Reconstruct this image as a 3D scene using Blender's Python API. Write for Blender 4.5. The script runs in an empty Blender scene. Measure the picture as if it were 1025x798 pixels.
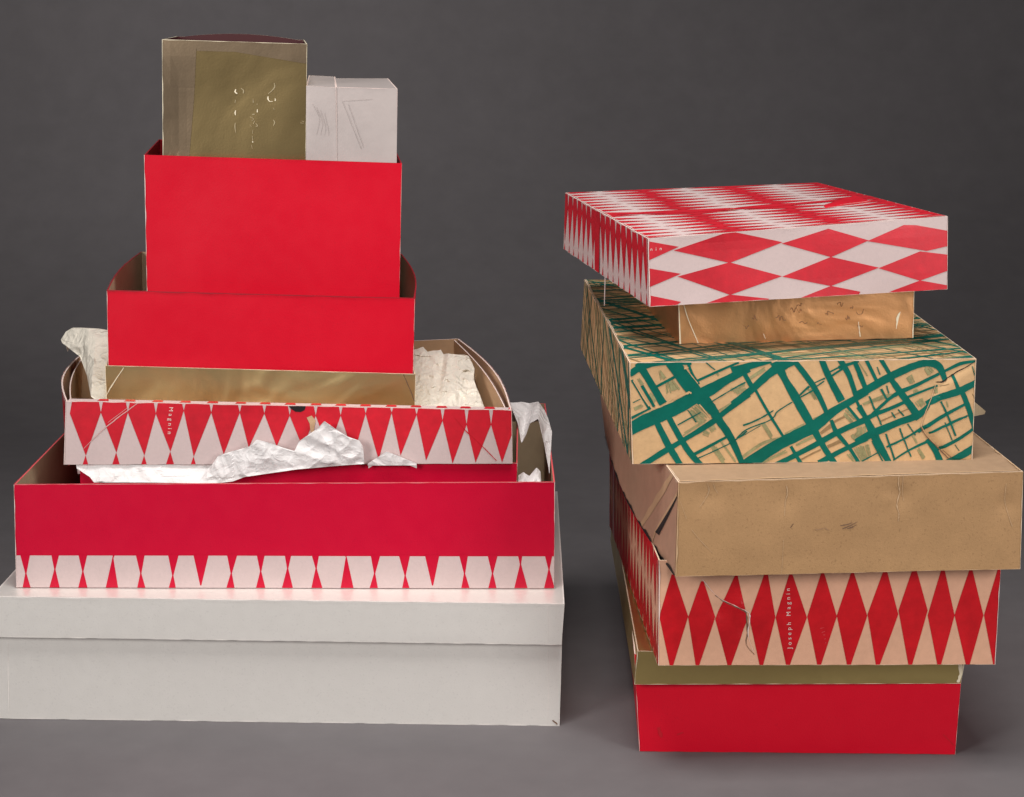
import bpy, math, random
from mathutils import Vector, noise
random.seed(7)
sc = bpy.context.scene
C = sc.collection

# ------------------------------------------------------------------ camera
F = 2000.0; PW, PH = 1025.0, 798.0
PITCH = math.atan(449.0/2000.0)
CAMZ = 0.8
cam = bpy.data.cameras.new('camera'); camo = bpy.data.objects.new('camera', cam); C.objects.link(camo)
camo.location = (0, 0, CAMZ); camo.rotation_euler = (math.pi/2-PITCH, 0, 0)
cam.sensor_width = 36; cam.lens = F/PW*36; cam.clip_end = 50; cam.clip_start = .05
sc.camera = camo
CP = Vector((0, 0, CAMZ))
RT = Vector((1, 0, 0)); FW = Vector((0, math.cos(PITCH), -math.sin(PITCH))); UP = Vector((0, math.sin(PITCH), math.cos(PITCH)))
def ray(p): return FW*F + RT*(p[0]-PW/2) - UP*(p[1]-PH/2)
def at_z(p, z): r = ray(p); return CP + r*((z-CAMZ)/r.z)
def at_y(p, y): r = ray(p); return CP + r*(y/r.y)
def at_plane(p, o, n): r = ray(p); return CP + r*((o-CP).dot(n)/r.dot(n))

# ------------------------------------------------------------------ materials
def new_mat(name):
    m = bpy.data.materials.new(name); m.use_nodes = True
    nt = m.node_tree; b = nt.nodes['Principled BSDF']
    return m, nt, b
def N(nt, t, **k):
    n = nt.nodes.new(t)
    for a, v in k.items():
        if a in n.inputs: n.inputs[a].default_value = v
        else: setattr(n, a, v)
    return n
def paper(name, col, rough=.5, var=.06, scale=60, bump=.05, bscale=900, spec=.4, stain=0, staincol=None, metal=0, wrinkle=0, wscale=9, aniso=None, coat=0, fleck=0, fleckcol=None):
    m, nt, b = new_mat(name); L = nt.links
    tc = N(nt, 'ShaderNodeTexCoord')
    src = tc.outputs['Object']
    if aniso:
        mp = N(nt, 'ShaderNodeMapping'); mp.inputs['Scale'].default_value = aniso; L.new(src, mp.inputs[0]); fsrc = mp.outputs[0]
    else: fsrc = src
    n1 = N(nt, 'ShaderNodeTexNoise', Scale=scale, Detail=6.0, Roughness=.6); L.new(fsrc, n1.inputs['Vector'])
    n2 = N(nt, 'ShaderNodeTexNoise', Scale=scale/9, Detail=4.0); L.new(src, n2.inputs['Vector'])
    add = N(nt, 'ShaderNodeMath', operation='ADD'); L.new(n1.outputs[0], add.inputs[0]); L.new(n2.outputs[0], add.inputs[1])
    mr = N(nt, 'ShaderNodeMapRange'); mr.inputs[1].default_value = .7; mr.inputs[2].default_value = 1.3
    mr.inputs[3].default_value = 1-var; mr.inputs[4].default_value = 1+var; L.new(add.outputs[0], mr.inputs[0])
    mul = N(nt, 'ShaderNodeVectorMath', operation='SCALE'); mul.inputs[0].default_value = col; L.new(mr.outputs[0], mul.inputs['Scale'])
    out = mul.outputs[0]
    if stain:
        n3 = N(nt, 'ShaderNodeTexNoise', Scale=14.0, Detail=8.0, Roughness=.7); L.new(src, n3.inputs['Vector'])
        cr = N(nt, 'ShaderNodeMapRange'); cr.inputs[1].default_value = .52; cr.inputs[2].default_value = .75; cr.inputs[4].default_value = stain
        L.new(n3.outputs[0], cr.inputs[0])
        mx = N(nt, 'ShaderNodeMix', data_type='RGBA'); L.new(cr.outputs[0], mx.inputs[0]); L.new(out, mx.inputs[6]); mx.inputs[7].default_value = (*staincol, 1)
        out = mx.outputs[2]
    if fleck:
        n4 = N(nt, 'ShaderNodeTexNoise', Scale=420.0, Detail=2.0); L.new(src, n4.inputs['Vector'])
        cr = N(nt, 'ShaderNodeMapRange'); cr.inputs[1].default_value = .60; cr.inputs[2].default_value = .72; cr.inputs[4].default_value = fleck
        L.new(n4.outputs[0], cr.inputs[0])
        mx = N(nt, 'ShaderNodeMix', data_type='RGBA'); L.new(cr.outputs[0], mx.inputs[0]); L.new(out, mx.inputs[6]); mx.inputs[7].default_value = (*fleckcol, 1)
        out = mx.outputs[2]
    L.new(out, b.inputs['Base Color'])
    b.inputs['Metallic'].default_value = metal
    b.inputs['Specular IOR Level'].default_value = spec
    rr = N(nt, 'ShaderNodeMapRange', interpolation_type='SMOOTHSTEP'); rr.inputs[1].default_value = .3; rr.inputs[2].default_value = .7
    rr.inputs[3].default_value = rough-.02; rr.inputs[4].default_value = rough+.03; L.new(n2.outputs[0], rr.inputs[0]); L.new(rr.outputs[0], b.inputs['Roughness'])
    if coat: b.inputs['Coat Weight'].default_value = coat; b.inputs['Coat Roughness'].default_value = .2
    nb = N(nt, 'ShaderNodeTexNoise', Scale=bscale, Detail=3.0); L.new(fsrc, nb.inputs['Vector'])
    bp = N(nt, 'ShaderNodeBump', Strength=bump, Distance=.001); L.new(nb.outputs[0], bp.inputs['Height'])
    last = bp
    if wrinkle:
        nw = N(nt, 'ShaderNodeTexNoise', Scale=wscale, Detail=3.0, Roughness=.45, Distortion=.6); L.new(src, nw.inputs['Vector'])
        bw = N(nt, 'ShaderNodeBump', Strength=wrinkle, Distance=.02); L.new(nw.outputs[0], bw.inputs['Height'])
        L.new(bp.outputs[0], bw.inputs['Normal']); last = bw
    L.new(last.outputs[0], b.inputs['Normal'])
    return m
M = {}
M['red'] = paper('red_coated_paper', (.60, .0028, .019), .41, .02, 500, .14, 800, .28, stain=.15, staincol=(.53, .003, .015), fleck=.4, fleckcol=(.51, .006, .020))
M['crimson'] = paper('crimson_coated_paper', (.54, .0012, .028), .39, .02, 500, .14, 800, .30, stain=.12, staincol=(.47, .001, .022), fleck=.4, fleckcol=(.455, .003, .028))
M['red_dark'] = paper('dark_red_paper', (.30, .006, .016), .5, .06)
M['print_red'] = paper('printed_red_ink', (.56, .006, .020), .42, .16, 90, .1, 700, .55)
M['print_red_old'] = paper('printed_red_ink_on_kraft', (.52, .008, .014), .45, .16, 90, .1, 700, .2)
M['pinkwhite'] = paper('pinkish_white_paper', (.58, .455, .44), .6, .04, 300, .12, 1100, .25, fleck=.3, fleckcol=(.49, .40, .39))
M['pinkkraft'] = paper('pinkish_kraft_paper', (.68, .38, .25), .6, .07, 120, .1, 900, .25, fleck=.2, fleckcol=(.58, .30, .19), stain=.2, staincol=(.62, .31, .20))
M['kraft'] = paper('kraft_board', (.385, .224, .106), .65, .07, 400, .2, 900, .2, stain=.3, staincol=(.32, .178, .08), fleck=.6, fleckcol=(.26, .148, .07))
M['kraft_light'] = paper('kraft_board_light', (.52, .34, .20), .65, .08, 120, .15, 900, .2)
M['kraft_pink'] = paper('kraft_board_rosy', (.43, .255, .17), .6, .10, 60, .15, 900, .25, stain=.25, staincol=(.35, .19, .12))
M['kraft_in'] = paper('kraft_lining', (.40, .30, .19), .7, .08, 100, .15, 900, .2)
M['tan'] = paper('tan_printed_kraft', (.58, .365, .185), .6, .12, 150, .15, 900, .25, fleck=.35, fleckcol=(.45, .27, .13), stain=.25, staincol=(.50, .30, .15))
M['green'] = paper('green_ink', (.003, .115, .085), .5, .16, 90, .1, 900, .12)
M['olive'] = paper('olive_thin_ink', (.27, .245, .12), .6, .30, 420, .1, 900, .2)
M['brown_ink'] = paper('brown_thin_ink', (.27, .17, .08), .6, .2, 250, .1, 900, .2)
M['edge'] = paper('worn_paper_edge', (.76, .60, .55), .7, .12, 200)
M['edge_tan'] = paper('worn_kraft_edge', (.74, .57, .42), .7, .15, 200)
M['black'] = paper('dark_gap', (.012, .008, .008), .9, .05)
M['pencil_and_shade'] = paper('pencil_and_crease_shade', (.16, .09, .055), .7, .1)  # pencil scribbles, also the painted shade of the plaid box's crease
M['smudge'] = paper('dark_smudge', (.50, .005, .015), .55, .1)
M['crease_l'] = paper('light_crease', (.52, .34, .195), .6, .1)
M['lining_shaded'] = paper('maroon_lining_painted_shade', (.06, .010, .012), .6, .06)  # maroon darkened so the open box's inside looks deep in shade
M['edge_w'] = paper('worn_white_edge', (.80, .75, .71), .6, .08, 200)
M['kraft_top'] = paper('kraft_board_top', (.36, .235, .145), .65, .10, 90, .15, 900, .2, stain=.3, staincol=(.31, .19, .11))
M['gold_glint'] = paper('gold_emboss_highlight', (.80, .66, .40), .3, .06, 30, .05, 500, .5, metal=.7)
M['scribble_k'] = paper('faint_kraft_scribbles', (.33, .19, .10), .7, .1)  # faint pencil scribbles on the kraft lid
M['crease_r'] = paper('red_crease', (.72, .10, .11), .5, .1)
M['crease_p'] = paper('pale_crease', (.66, .40, .38), .5, .1)
M['silver'] = paper('silver_white_paper', (.81, .775, .73), .37, .01, 900, .10, 700, .9, metal=.35, fleck=.5, fleckcol=(.70, .665, .63))
M['embossed'] = paper('embossed_white_paper', (.58, .505, .48), .40, .05, 100, .08, 320, .7, metal=.3, wrinkle=.05, wscale=10)
M['gold'] = paper('gold_foil', (.82, .60, .29), .33, .06, 30, .05, 500, .5, metal=.95, wrinkle=.52, wscale=7)
M['gold_b'] = paper('gold_foil_tall_box', (.52, .375, .17), .30, .08, 30, .05, 500, .5, metal=.95, wrinkle=.15, wscale=6)
M['gold_g'] = paper('greenish_gold_foil', (.62, .48, .19), .34, .06, 30, .05, 500, .5, metal=.95, wrinkle=.4, wscale=6)
M['gold_pale'] = paper('gold_foil_band', (.35, .255, .165), .36, .06, 30, .05, 500, .5, metal=.95, wrinkle=.1)
M['gold_hi'] = paper('gold_foil_edge_and_glint', (.95, .84, .62), .45, .06, 30, .05, 500, .5, metal=.4)
M['copper'] = paper('copper_gold_foil', (.86, .44, .20), .34, .06, 30, .08, 500, .5, metal=.92, wrinkle=.22, wscale=12)
M['copper_dk'] = paper('copper_scuffs', (.40, .20, .10), .6, .1, 300, metal=.4)
def tissue_mat(name, col, tr, bs=.6, sc_=38.0):
    m, nt, b = new_mat(name); L = nt.links
    tc = N(nt, 'ShaderNodeTexCoord')
    b.inputs['Base Color'].default_value = (*col, 1); b.inputs['Roughness'].default_value = .5
    b.inputs['Specular IOR Level'].default_value = .35
    prev = None
    for k_, (sc2, st2) in enumerate(((sc_*.5, 1.0), (sc_*1.3, .6), (sc_*3.2, .3))):      # sharp creases: ridges of folded noise
        n = N(nt, 'ShaderNodeTexNoise', Scale=sc2, Detail=1.5, Roughness=.4, Distortion=.8); L.new(tc.outputs['Object'], n.inputs['Vector'])
        a = N(nt, 'ShaderNodeMath', operation='SUBTRACT'); L.new(n.outputs[0], a.inputs[0]); a.inputs[1].default_value = .5
        b2 = N(nt, 'ShaderNodeMath', operation='ABSOLUTE'); L.new(a.outputs[0], b2.inputs[0])
        bp = N(nt, 'ShaderNodeBump', Strength=min(1, bs*st2), Distance=.30/sc2); bp.invert = True; L.new(b2.outputs[0], bp.inputs['Height'])
        if prev: L.new(prev.outputs[0], bp.inputs['Normal'])
        prev = bp
    L.new(prev.outputs[0], b.inputs['Normal'])
    t = N(nt, 'ShaderNodeBsdfTranslucent'); t.inputs[0].default_value = (*col, 1)
    mx = N(nt, 'ShaderNodeMixShader'); mx.inputs[0].default_value = tr
    L.new(b.outputs[0], mx.inputs[1]); L.new(t.outputs[0], mx.inputs[2])
    L.new(mx.outputs[0], nt.nodes['Material Output'].inputs[0])
    return m
M['tissue'] = tissue_mat('white_tissue', (.85, .81, .80), .15, 1.0, 60.0)
M['tissue_warm'] = tissue_mat('cream_tissue', (.86, .80, .69), .15, 1.0, 85.0)
M['backdrop'] = paper('grey_backdrop_paper', (.136, .125, .129), .9, .08, 20, .05, 800, .15, fleck=.12, fleckcol=(.15, .142, .145))

# ------------------------------------------------------------------ object helpers
def link(name, me, parent=None, org=None):
    o = bpy.data.objects.new(name, me); C.objects.link(o)
    if parent: o.parent = parent
    return o
def empty(name, loc, label, cat, group=None):
    o = bpy.data.objects.new(name, None); C.objects.link(o); o.location = loc
    o['label'] = label; o['category'] = cat
    if group: o['group'] = group
    return o

def clip(poly, axis, val, keep_less):
    out = []
    for i in range(len(poly)):
        a, b = poly[i], poly[(i+1) % len(poly)]
        ia = (a[axis] <= val) if keep_less else (a[axis] >= val)
        ib = (b[axis] <= val) if keep_less else (b[axis] >= val)
        if ia: out.append(a)
        if ia != ib:
            t = (val-a[axis])/(b[axis]-a[axis]); q = [a[0]+(b[0]-a[0])*t, a[1]+(b[1]-a[1])*t]; q[axis] = val; out.append(tuple(q))
    return out

class Panel:
    """flat or bowed board with printed marks cut to its surface"""
    def __init__(s, bl, br, tr, tl, th=.0012, bow=None, ns=14, nt=8, warp=.0004):
        s.c = [Vector(v) for v in (bl, br, tr, tl)]
        s.n = (s.c[1]-s.c[0]).cross(s.c[3]-s.c[0]).normalized()
        s.th = th; s.bow = bow; s.ns = ns; s.nt = nt; s.warp = warp; s.seed = Vector((random.random()*50, random.random()*50, 0))
        s.w = ((s.c[1]-s.c[0]).length+(s.c[2]-s.c[3]).length)/2; s.h = ((s.c[3]-s.c[0]).length+(s.c[2]-s.c[1]).length)/2
        s.deco = []; s.order = {}
    def P(s, u, v, off=0):
        a, b, c, d = s.c
        p = a*(1-u)*(1-v)+b*u*(1-v)+c*u*v+d*(1-u)*v
        k = 0
        if s.bow: k += s.bow(u, v)
        if s.warp:
            e = min(1, 8*u, 8*(1-u))*min(1, 6*v, 6*(1-v))
            k += s.warp*e*noise.noise(Vector((u*s.w*9, v*s.h*9, 0))+s.seed)*2
        return p + s.n*(k+off)
    def px(s, p):        # a seen point -> (u, v) on this panel
        q = at_plane(p, s.c[0], s.n); u = v = .5
        for _ in range(12):
            a, b, c, d = s.c
            f = a*(1-u)*(1-v)+b*u*(1-v)+c*u*v+d*(1-u)*v - q
            du = (b-a)*(1-v)+(c-d)*v; dv = (d-a)*(1-u)+(c-b)*u
            A, B, D = du.dot(du), du.dot(dv), dv.dot(dv); e, g = f.dot(du), f.dot(dv); det = A*D-B*B
            u -= (e*D-g*B)/det; v -= (g*A-e*B)/det
        return (u, v)
    def poly(s, pts, mat, lay=1): s.deco.append((pts, mat, lay))
    def polypx(s, pts, mat, lay=1): s.poly([s.px(p) for p in pts], mat, lay)
    def polym(s, pts, mat, lay=1): s.poly([(x/s.w, y/s.h) for x, y in pts], mat, lay)
    def ribbon(s, pts, mat, lay=1, conv=None, rough=0):
        """pts (x, y, width) in metres on the panel"""
        L = []; R = []
        pp = []
        nn = len(pts)
        for i in range(nn-1):      # smooth curve through the points, for a hand-drawn edge
            k = 5 if rough and nn > 2 else (3 if rough else 1)
            p0, p1, p2, p3 = pts[max(0, i-1)], pts[i], pts[i+1], pts[min(nn-1, i+2)]
            for j in range(k):
                t = j/k
                if k == 5: pp.append(tuple(.5*(2*p1[m]+(p2[m]-p0[m])*t+(2*p0[m]-5*p1[m]+4*p2[m]-p3[m])*t*t+(3*p1[m]-p0[m]-3*p2[m]+p3[m])*t**3) for m in range(3)))
                else: pp.append(tuple(p1[m]*(1-t)+p2[m]*t for m in range(3)))
        pp.append(pts[-1])
        for i, (x, y, w) in enumerate(pp):
            a = pp[max(0, i-1)]; b = pp[min(len(pp)-1, i+1)]
            dx, dy = b[0]-a[0], b[1]-a[1]; l = math.hypot(dx, dy) or 1
            nx, ny = -dy/l, dx/l
            wl = w/2*(1+random.uniform(-rough, rough)); wr = w/2*(1+random.uniform(-rough, rough))
            L.append((x+nx*wl, y+ny*wl)); R.append((x-nx*wr, y-ny*wr))
        for i in range(len(pp)-1):
            s.polym([R[i], R[i+1], L[i+1], L[i]], mat, lay)
    def ribbonpx(s, pts, mat, lay=1, rough=.12):
        k = s.w/(math.dist(PXOF(s, 0), PXOF(s, 1)))
        q = []
        for x, y, w in pts:
            u, v = s.px((x, y)); q.append((u*s.w, v*s.h, w*k))
        if mat == 'olive' and max(p[2] for p in q) > .0022:      # dry brush: several bristle tracks with board showing between
            wd = max(p[2] for p in q); n = max(3, int(wd/.0011))
            dx, dy = q[-1][0]-q[0][0], q[-1][1]-q[0][1]; l = math.hypot(dx, dy) or 1; nx, ny = -dy/l, dx/l
            for a in range(n):
                o = (a+.5)/n-.5+random.uniform(-.1, .1); e0, e1 = random.uniform(0, .18), random.uniform(0, .18)
                st_ = [(x+nx*o*w_+dx*(e0 if m == 0 else (-e1 if m == len(q)-1 else 0)), y+ny*o*w_+dy*(e0 if m == 0 else (-e1 if m == len(q)-1 else 0)), w_/n*random.uniform(.8, 1.45)) for m, (x, y, w_) in enumerate(q)]
                s.ribbon(st_, mat, lay, rough=.15)
        else: s.ribbon(q, mat, lay, rough=rough)
    def wear(s, side, mat, wmax=.0016, lay=6, lo=0, gaps=.25, step=.006):
        """irregular strip along an edge, for scuffed wear and painted shade alike: side in 'blrt'"""
        L = s.w if side in 'bt' else s.h; wmax *= .75; lo *= .25
        n = max(4, int(L/step*1.3)); prev = None; ph = random.random()*99
        for i in range(n+1):
            a = i/n; r = .5+.5*noise.noise(Vector((a*L*60, ph, 0)))*1.6
            w = lo+wmax*max(0, r-gaps)
            if prev is not None and (w > 1e-5 or prev[1] > 1e-5):
                a0, w0 = prev
                if side == 'b': q = [(a0, 0), (a, 0), (a, w/s.h), (a0, w0/s.h)]
                elif side == 't': q = [(a0, 1), (a0, 1-w0/s.h), (a, 1-w/s.h), (a, 1)]
                elif side == 'l': q = [(0, a0), (w0/s.w, a0), (w/s.w, a), (0, a)]
                else: q = [(1, a0), (1, a), (1-w/s.w, a), (1-w0/s.w, a0)]
                s.poly(q, mat, lay)
            prev = (a, w)
    def text(s, string, u, v, size, rot, mat, lay=5, spacing=1.25, shear=0):
        cu = bpy.data.curves.new('t', 'FONT'); cu.body = string; cu.size = size; cu.space_character = spacing; cu.align_x = 'CENTER'; cu.align_y = 'CENTER'
        cu.resolution_u = 3
        o = bpy.data.objects.new('t', cu); C.objects.link(o)
        me = o.to_mesh(); me.calc_loop_triangles()
        c, sn = math.cos(rot), math.sin(rot)
        P = [(v_.co.x, v_.co.y) for v_ in me.vertices]
        for t in me.loop_triangles:
            q = []
            for i in t.vertices:
                x, y = P[i]; q.append((u*s.w+x*c-y*sn, v*s.h+x*sn+y*c))
            s.polym(q, mat, lay)
        o.to_mesh_clear(); bpy.data.objects.remove(o); bpy.data.curves.remove(cu)
    def build(s, name, parent, outer, inner=None, rim=None, endmat=None):
        inner = inner or outer; rim = rim or outer; endmat = endmat or outer
        mats = [outer, inner, rim, endmat]
        org = parent_world(parent)
        V = []; Fc = []; Mi = []; Sm = []
        ns, nt = s.ns, s.nt
        for off in (0, -s.th):
            for j in range(nt+1):
                for i in range(ns+1): V.append(s.P(i/ns, j/nt, off)-org)
        K = (ns+1)*(nt+1); ix = lambda i, j: j*(ns+1)+i
        for j in range(nt):
            for i in range(ns):
                Fc.append((ix(i, j), ix(i+1, j), ix(i+1, j+1), ix(i, j+1))); Mi.append(0); Sm.append(True)
                Fc.append(tuple(K+q for q in (ix(i, j), ix(i, j+1), ix(i+1, j+1), ix(i+1, j)))); Mi.append(1); Sm.append(True)
        V += V[:2*K]; base = 2*K; ix0 = ix; ix = lambda i, j: base+ix0(i, j)   # own vertices, so the board edges stay crisp
        for i in range(ns):
            Fc.append((ix(i+1, 0), ix(i, 0), K+ix(i, 0), K+ix(i+1, 0))); Mi.append(3); Sm.append(False)
            Fc.append((ix(i, nt), ix(i+1, nt), K+ix(i+1, nt), K+ix(i, nt))); Mi.append(2); Sm.append(False)
        for j in range(nt):
            Fc.append((ix(0, j), ix(0, j+1), K+ix(0, j+1), K+ix(0, j))); Mi.append(3); Sm.append(False)
            Fc.append((ix(ns, j+1), ix(ns, j), K+ix(ns, j), K+ix(ns, j+1))); Mi.append(3); Sm.append(False)
        cnt = {}
        for pts, mat, lay in s.deco:
            if mat not in mats: mats.append(mat)
            mi = mats.index(mat)
            # orient
            ar = sum(pts[i][0]*pts[(i+1) % len(pts)][1]-pts[(i+1) % len(pts)][0]*pts[i][1] for i in range(len(pts)))
            if abs(ar) < 1e-10: continue
            if ar < 0: pts = pts[::-1]
            cnt[lay] = cnt.get(lay, 0)+1
            off = .00022 + .00010*lay + .0000003*(cnt[lay] % 300)
            for (ax, val, less) in ((0, 0, False), (0, 1, True), (1, 0, False), (1, 1, True)):
                if pts: pts = clip(pts, ax, val, less)
            if len(pts) < 3: continue
            x0 = int(min(p[0] for p in pts)*ns); x1 = min(ns-1, int(max(p[0] for p in pts)*ns))
            y0 = int(min(p[1] for p in pts)*nt); y1 = min(nt-1, int(max(p[1] for p in pts)*nt))
            for j in range(y0, y1+1):
                for i in range(x0, x1+1):
                    q = pts
                    for (ax, val, less) in ((0, i/ns, False), (0, (i+1)/ns, True), (1, j/nt, False), (1, (j+1)/nt, True)):
                        q = clip(q, ax, val, less)
                        if len(q) < 3: break
                    if len(q) < 3: continue
                    # follow the cell's own surface
                    k0 = len(V); A, B, Cc, D = (s.P(i/ns, j/nt), s.P((i+1)/ns, j/nt), s.P((i+1)/ns, (j+1)/nt), s.P(i/ns, (j+1)/nt))
                    for (u, v) in q:
                        a, b = u*ns-i, v*nt-j
                        V.append(A*(1-a)*(1-b)+B*a*(1-b)+Cc*a*b+D*(1-a)*b + s.n*off - org)
                    Fc.append(tuple(range(k0, len(V)))); Mi.append(mi); Sm.append(False)
        me = bpy.data.meshes.new(name); me.from_pydata(V, [], Fc); me.update()
        for m in mats: me.materials.append(M[m])
        for p, i_, sm in zip(me.polygons, Mi, Sm): p.material_index = i_; p.use_smooth = sm
        return link(name, me, parent)
def parent_world(o):
    v = Vector((0, 0, 0))
    while o: v += o.location; o = o.parent
    return v
def PXOF(s, u):      # where a panel's left / right edge falls in the picture, for stroke widths
    p = s.c[0]*(1-u)+s.c[1]*u - CP
    return (PW/2+F*p.dot(RT)/p.dot(FW), PH/2-F*p.dot(UP)/p.dot(FW))

class Box:
    """front: pixel corners FBL, FBR, FTR, FTL; the rest from depth d (or seen back corners)"""
    def __init__(s, front, yaw=0, z0=None, y0=None, d=.3, back=None, th=.0012, bows=None, taper=0, ns=26, nt=14, warp=.0004, inset=0):
        mid = ((front[0][0]+front[1][0])/2, (front[0][1]+front[1][1])/2)
        p0 = at_z(mid, z0) if z0 is not None else at_y(mid, y0)
        n = Vector((math.sin(yaw), -math.cos(yaw), 0))
        s.f = [at_plane(p, p0, n) for p in front]
        dv = -n*d; b = [p+dv for p in s.f]
        back = back or {}
        idx = dict(BBL=0, BBR=1, BTR=2, BTL=3)
        for k, p in back.items(): b[idx[k]] = at_plane(p, s.f[0]+dv, n)
        if 'BTL' in back and 'BBL' not in back: b[0] = b[3]+(s.f[0]-s.f[3])
        if 'BTR' in back and 'BBR' not in back: b[1] = b[2]+(s.f[1]-s.f[2])
        s.b = b; s.th = th; s.yaw = yaw; s.n = n
        bows = bows or {}
        f = s.f
        kw = dict(th=th, ns=ns, nt=nt, warp=warp)
        e = th*1.02
        def sh(a, c):  # shrink from a towards c
            return a+(c-a).normalized()*e
        s.front = Panel(f[0], f[1], f[2], f[3], bow=bows.get('front'), **kw)
        s.back = Panel(b[1], b[0], b[3], b[2], bow=bows.get('back'), **kw)
        s.left = Panel(sh(b[0], f[0]), sh(f[0], b[0]), sh(f[3], b[3]), sh(b[3], f[3]), bow=bows.get('left'), **kw)
        s.right = Panel(sh(f[1], b[1]), sh(b[1], f[1]), sh(b[2], f[2]), sh(f[2], b[2]), bow=bows.get('right'), **kw)
        def ins(q, o1, o2): return q+(o1-q).normalized()*e+(o2-q).normalized()*e
        s.top = Panel(ins(f[3], f[2], b[3]), ins(f[2], f[3], b[2]), ins(b[2], b[3], f[2]), ins(b[3], b[2], f[3]), bow=bows.get('top'), **kw)
        s.bottom = Panel(ins(b[0], b[1], f[0]), ins(b[1], b[0], f[1]), ins(f[1], f[0], b[1]), ins(f[0], f[1], b[0]), **kw)
    def base(s): return (s.f[0]+s.f[1]+s.b[0]+s.b[1])/4
    def topz(s): return sum(p.z for p in s.f[2:])/2
    def botz(s): return (s.f[0].z+s.f[1].z)/2
    def y(s): return (s.f[0].y+s.f[1].y)/2
    def make(s, par, kind, outer, inner=None, rim=None, end=None):
        inner = inner or outer
        s.front.build('front_panel', par, outer, inner, rim, end)
        s.back.build('back_panel', par, outer, inner, rim, end)
        s.left.build('side_panel', par, outer, inner, rim, end); s.right.build('side_panel', par, outer, inner, rim, end)
        if kind in ('lid', 'closed'): s.top.build('top_panel', par, outer, inner, rim, end)
        if kind in ('tray', 'closed'): s.bottom.build('bottom_panel', par, outer, inner, rim, end)

def sinbow(A, pow_t=1.0, flip=False):
    return lambda u, v: A*math.sin(math.pi*u)*((1-v) if flip else v)**pow_t
def harlequin(p, ox, oy, px_, py_, mat, jit=.06, lay=1):
    """red diamonds touching at their tips over a whole panel, in metres; px_, py_ = full width and height"""
    nx = int(p.w/px_)+3; ny = int(p.h/py_)+3
    J = {}
    def j(k):
        if k not in J: J[k] = (random.uniform(-jit, jit)*px_, random.uniform(-jit, jit)*py_*.6)
        return J[k]
    i0 = int(-ox/px_)-2; j0 = int(-oy/py_)-2
    for a in range(i0, i0+nx+2):
        for b in range(j0, j0+ny+2):
            cx, cy = ox+a*px_, oy+b*py_
            l = j(('h', a, b)); r = j(('h', a+1, b)); bo = j(('v', a, b)); to = j(('v', a, b+1))
            p.polym([(cx-px_*.495+l[0], cy+l[1]), (cx+bo[0], cy-py_*.495+bo[1]), (cx+px_*.495+r[0], cy+r[1]), (cx+to[0], cy+py_*.495+to[1])], mat, lay)

# ------------------------------------------------------------------ backdrop: one seamless sweep of grey paper
V = []; Fc = []
prof = [(-1.0, 0)]+[(y, 0) for y in (0, 1, 1.8, 2.4, 3.0, 3.5)]
for k in range(1, 17):
    a = math.pi/2*k/16; prof.append((3.5+1.1*math.sin(a), 1.1-1.1*math.cos(a)))
prof += [(4.6, 1.7), (4.6, 3.4)]
xs = [-4+8*i/12 for i in range(13)]
for (y, z) in prof:
    for x in xs: V.append((x, y, z))
for j in range(len(prof)-1):
    for i in range(12): Fc.append((j*13+i, j*13+i+1, (j+1)*13+i+1, (j+1)*13+i))
me = bpy.data.meshes.new('backdrop'); me.from_pydata(V, [], Fc); me.materials.append(M['backdrop'])
for p in me.polygons: p.use_smooth = True
o = link('backdrop', me); o['kind'] = 'structure'

# ================================================================== RIGHT STACK
# --- red box with a gold lid, on the floor
R0 = Box([(640, 752), (956, 755), (964, 657), (635, 655)], -.025, z0=0.0005, d=.49, warp=.0009)
zb = R0.y()
G = Box([(635, 685), (961.5, 684), (967, 655), (638, 652)], 0, y0=zb-.006, d=.505)
# the base stops just beneath the lid's top
root = empty('gift_box', R0.base(), 'glossy red box under a shallow gold foil lid, standing on the grey floor', 'box')
R0.front.wear('b', 'smudge', .001, gaps=.3); R0.front.wear('l', 'edge', .0009, lo=.0001); R0.front.wear('r', 'edge', .0010, lo=.0002)
R0.front.ribbonpx([(659, 728, 2.5), (661, 734, 4), (662, 738, 1.5)], 'smudge', 2, .5); R0.front.ribbonpx([(678, 735, 1.5), (684, 733, 1.5)], 'smudge', 2, .4)
R0.front.ribbonpx([(944, 735, .7), (955, 746, .7)], 'smudge', 2, .3)

body = link('box_body', None, root)
R0.make(body, 'tray', 'red', 'kraft_in', 'edge')
lid = link('lid', None, root); lid['label'] = 'shallow greenish gold foil lid'
G.front.wear('l', 'gold_hi', .0014, lo=.0006); G.front.wear('b', 'gold_hi', .0008, lo=.0003, gaps=.2); G.front.wear('r', 'gold_hi', .003, lo=.0006)
G.front.ribbonpx([(958, 657, 3), (962, 672, 4), (959, 683, 3)], 'gold_hi', 3, .4)
G.make(lid, 'lid', 'gold_g', 'kraft_in', 'gold_hi')

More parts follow.
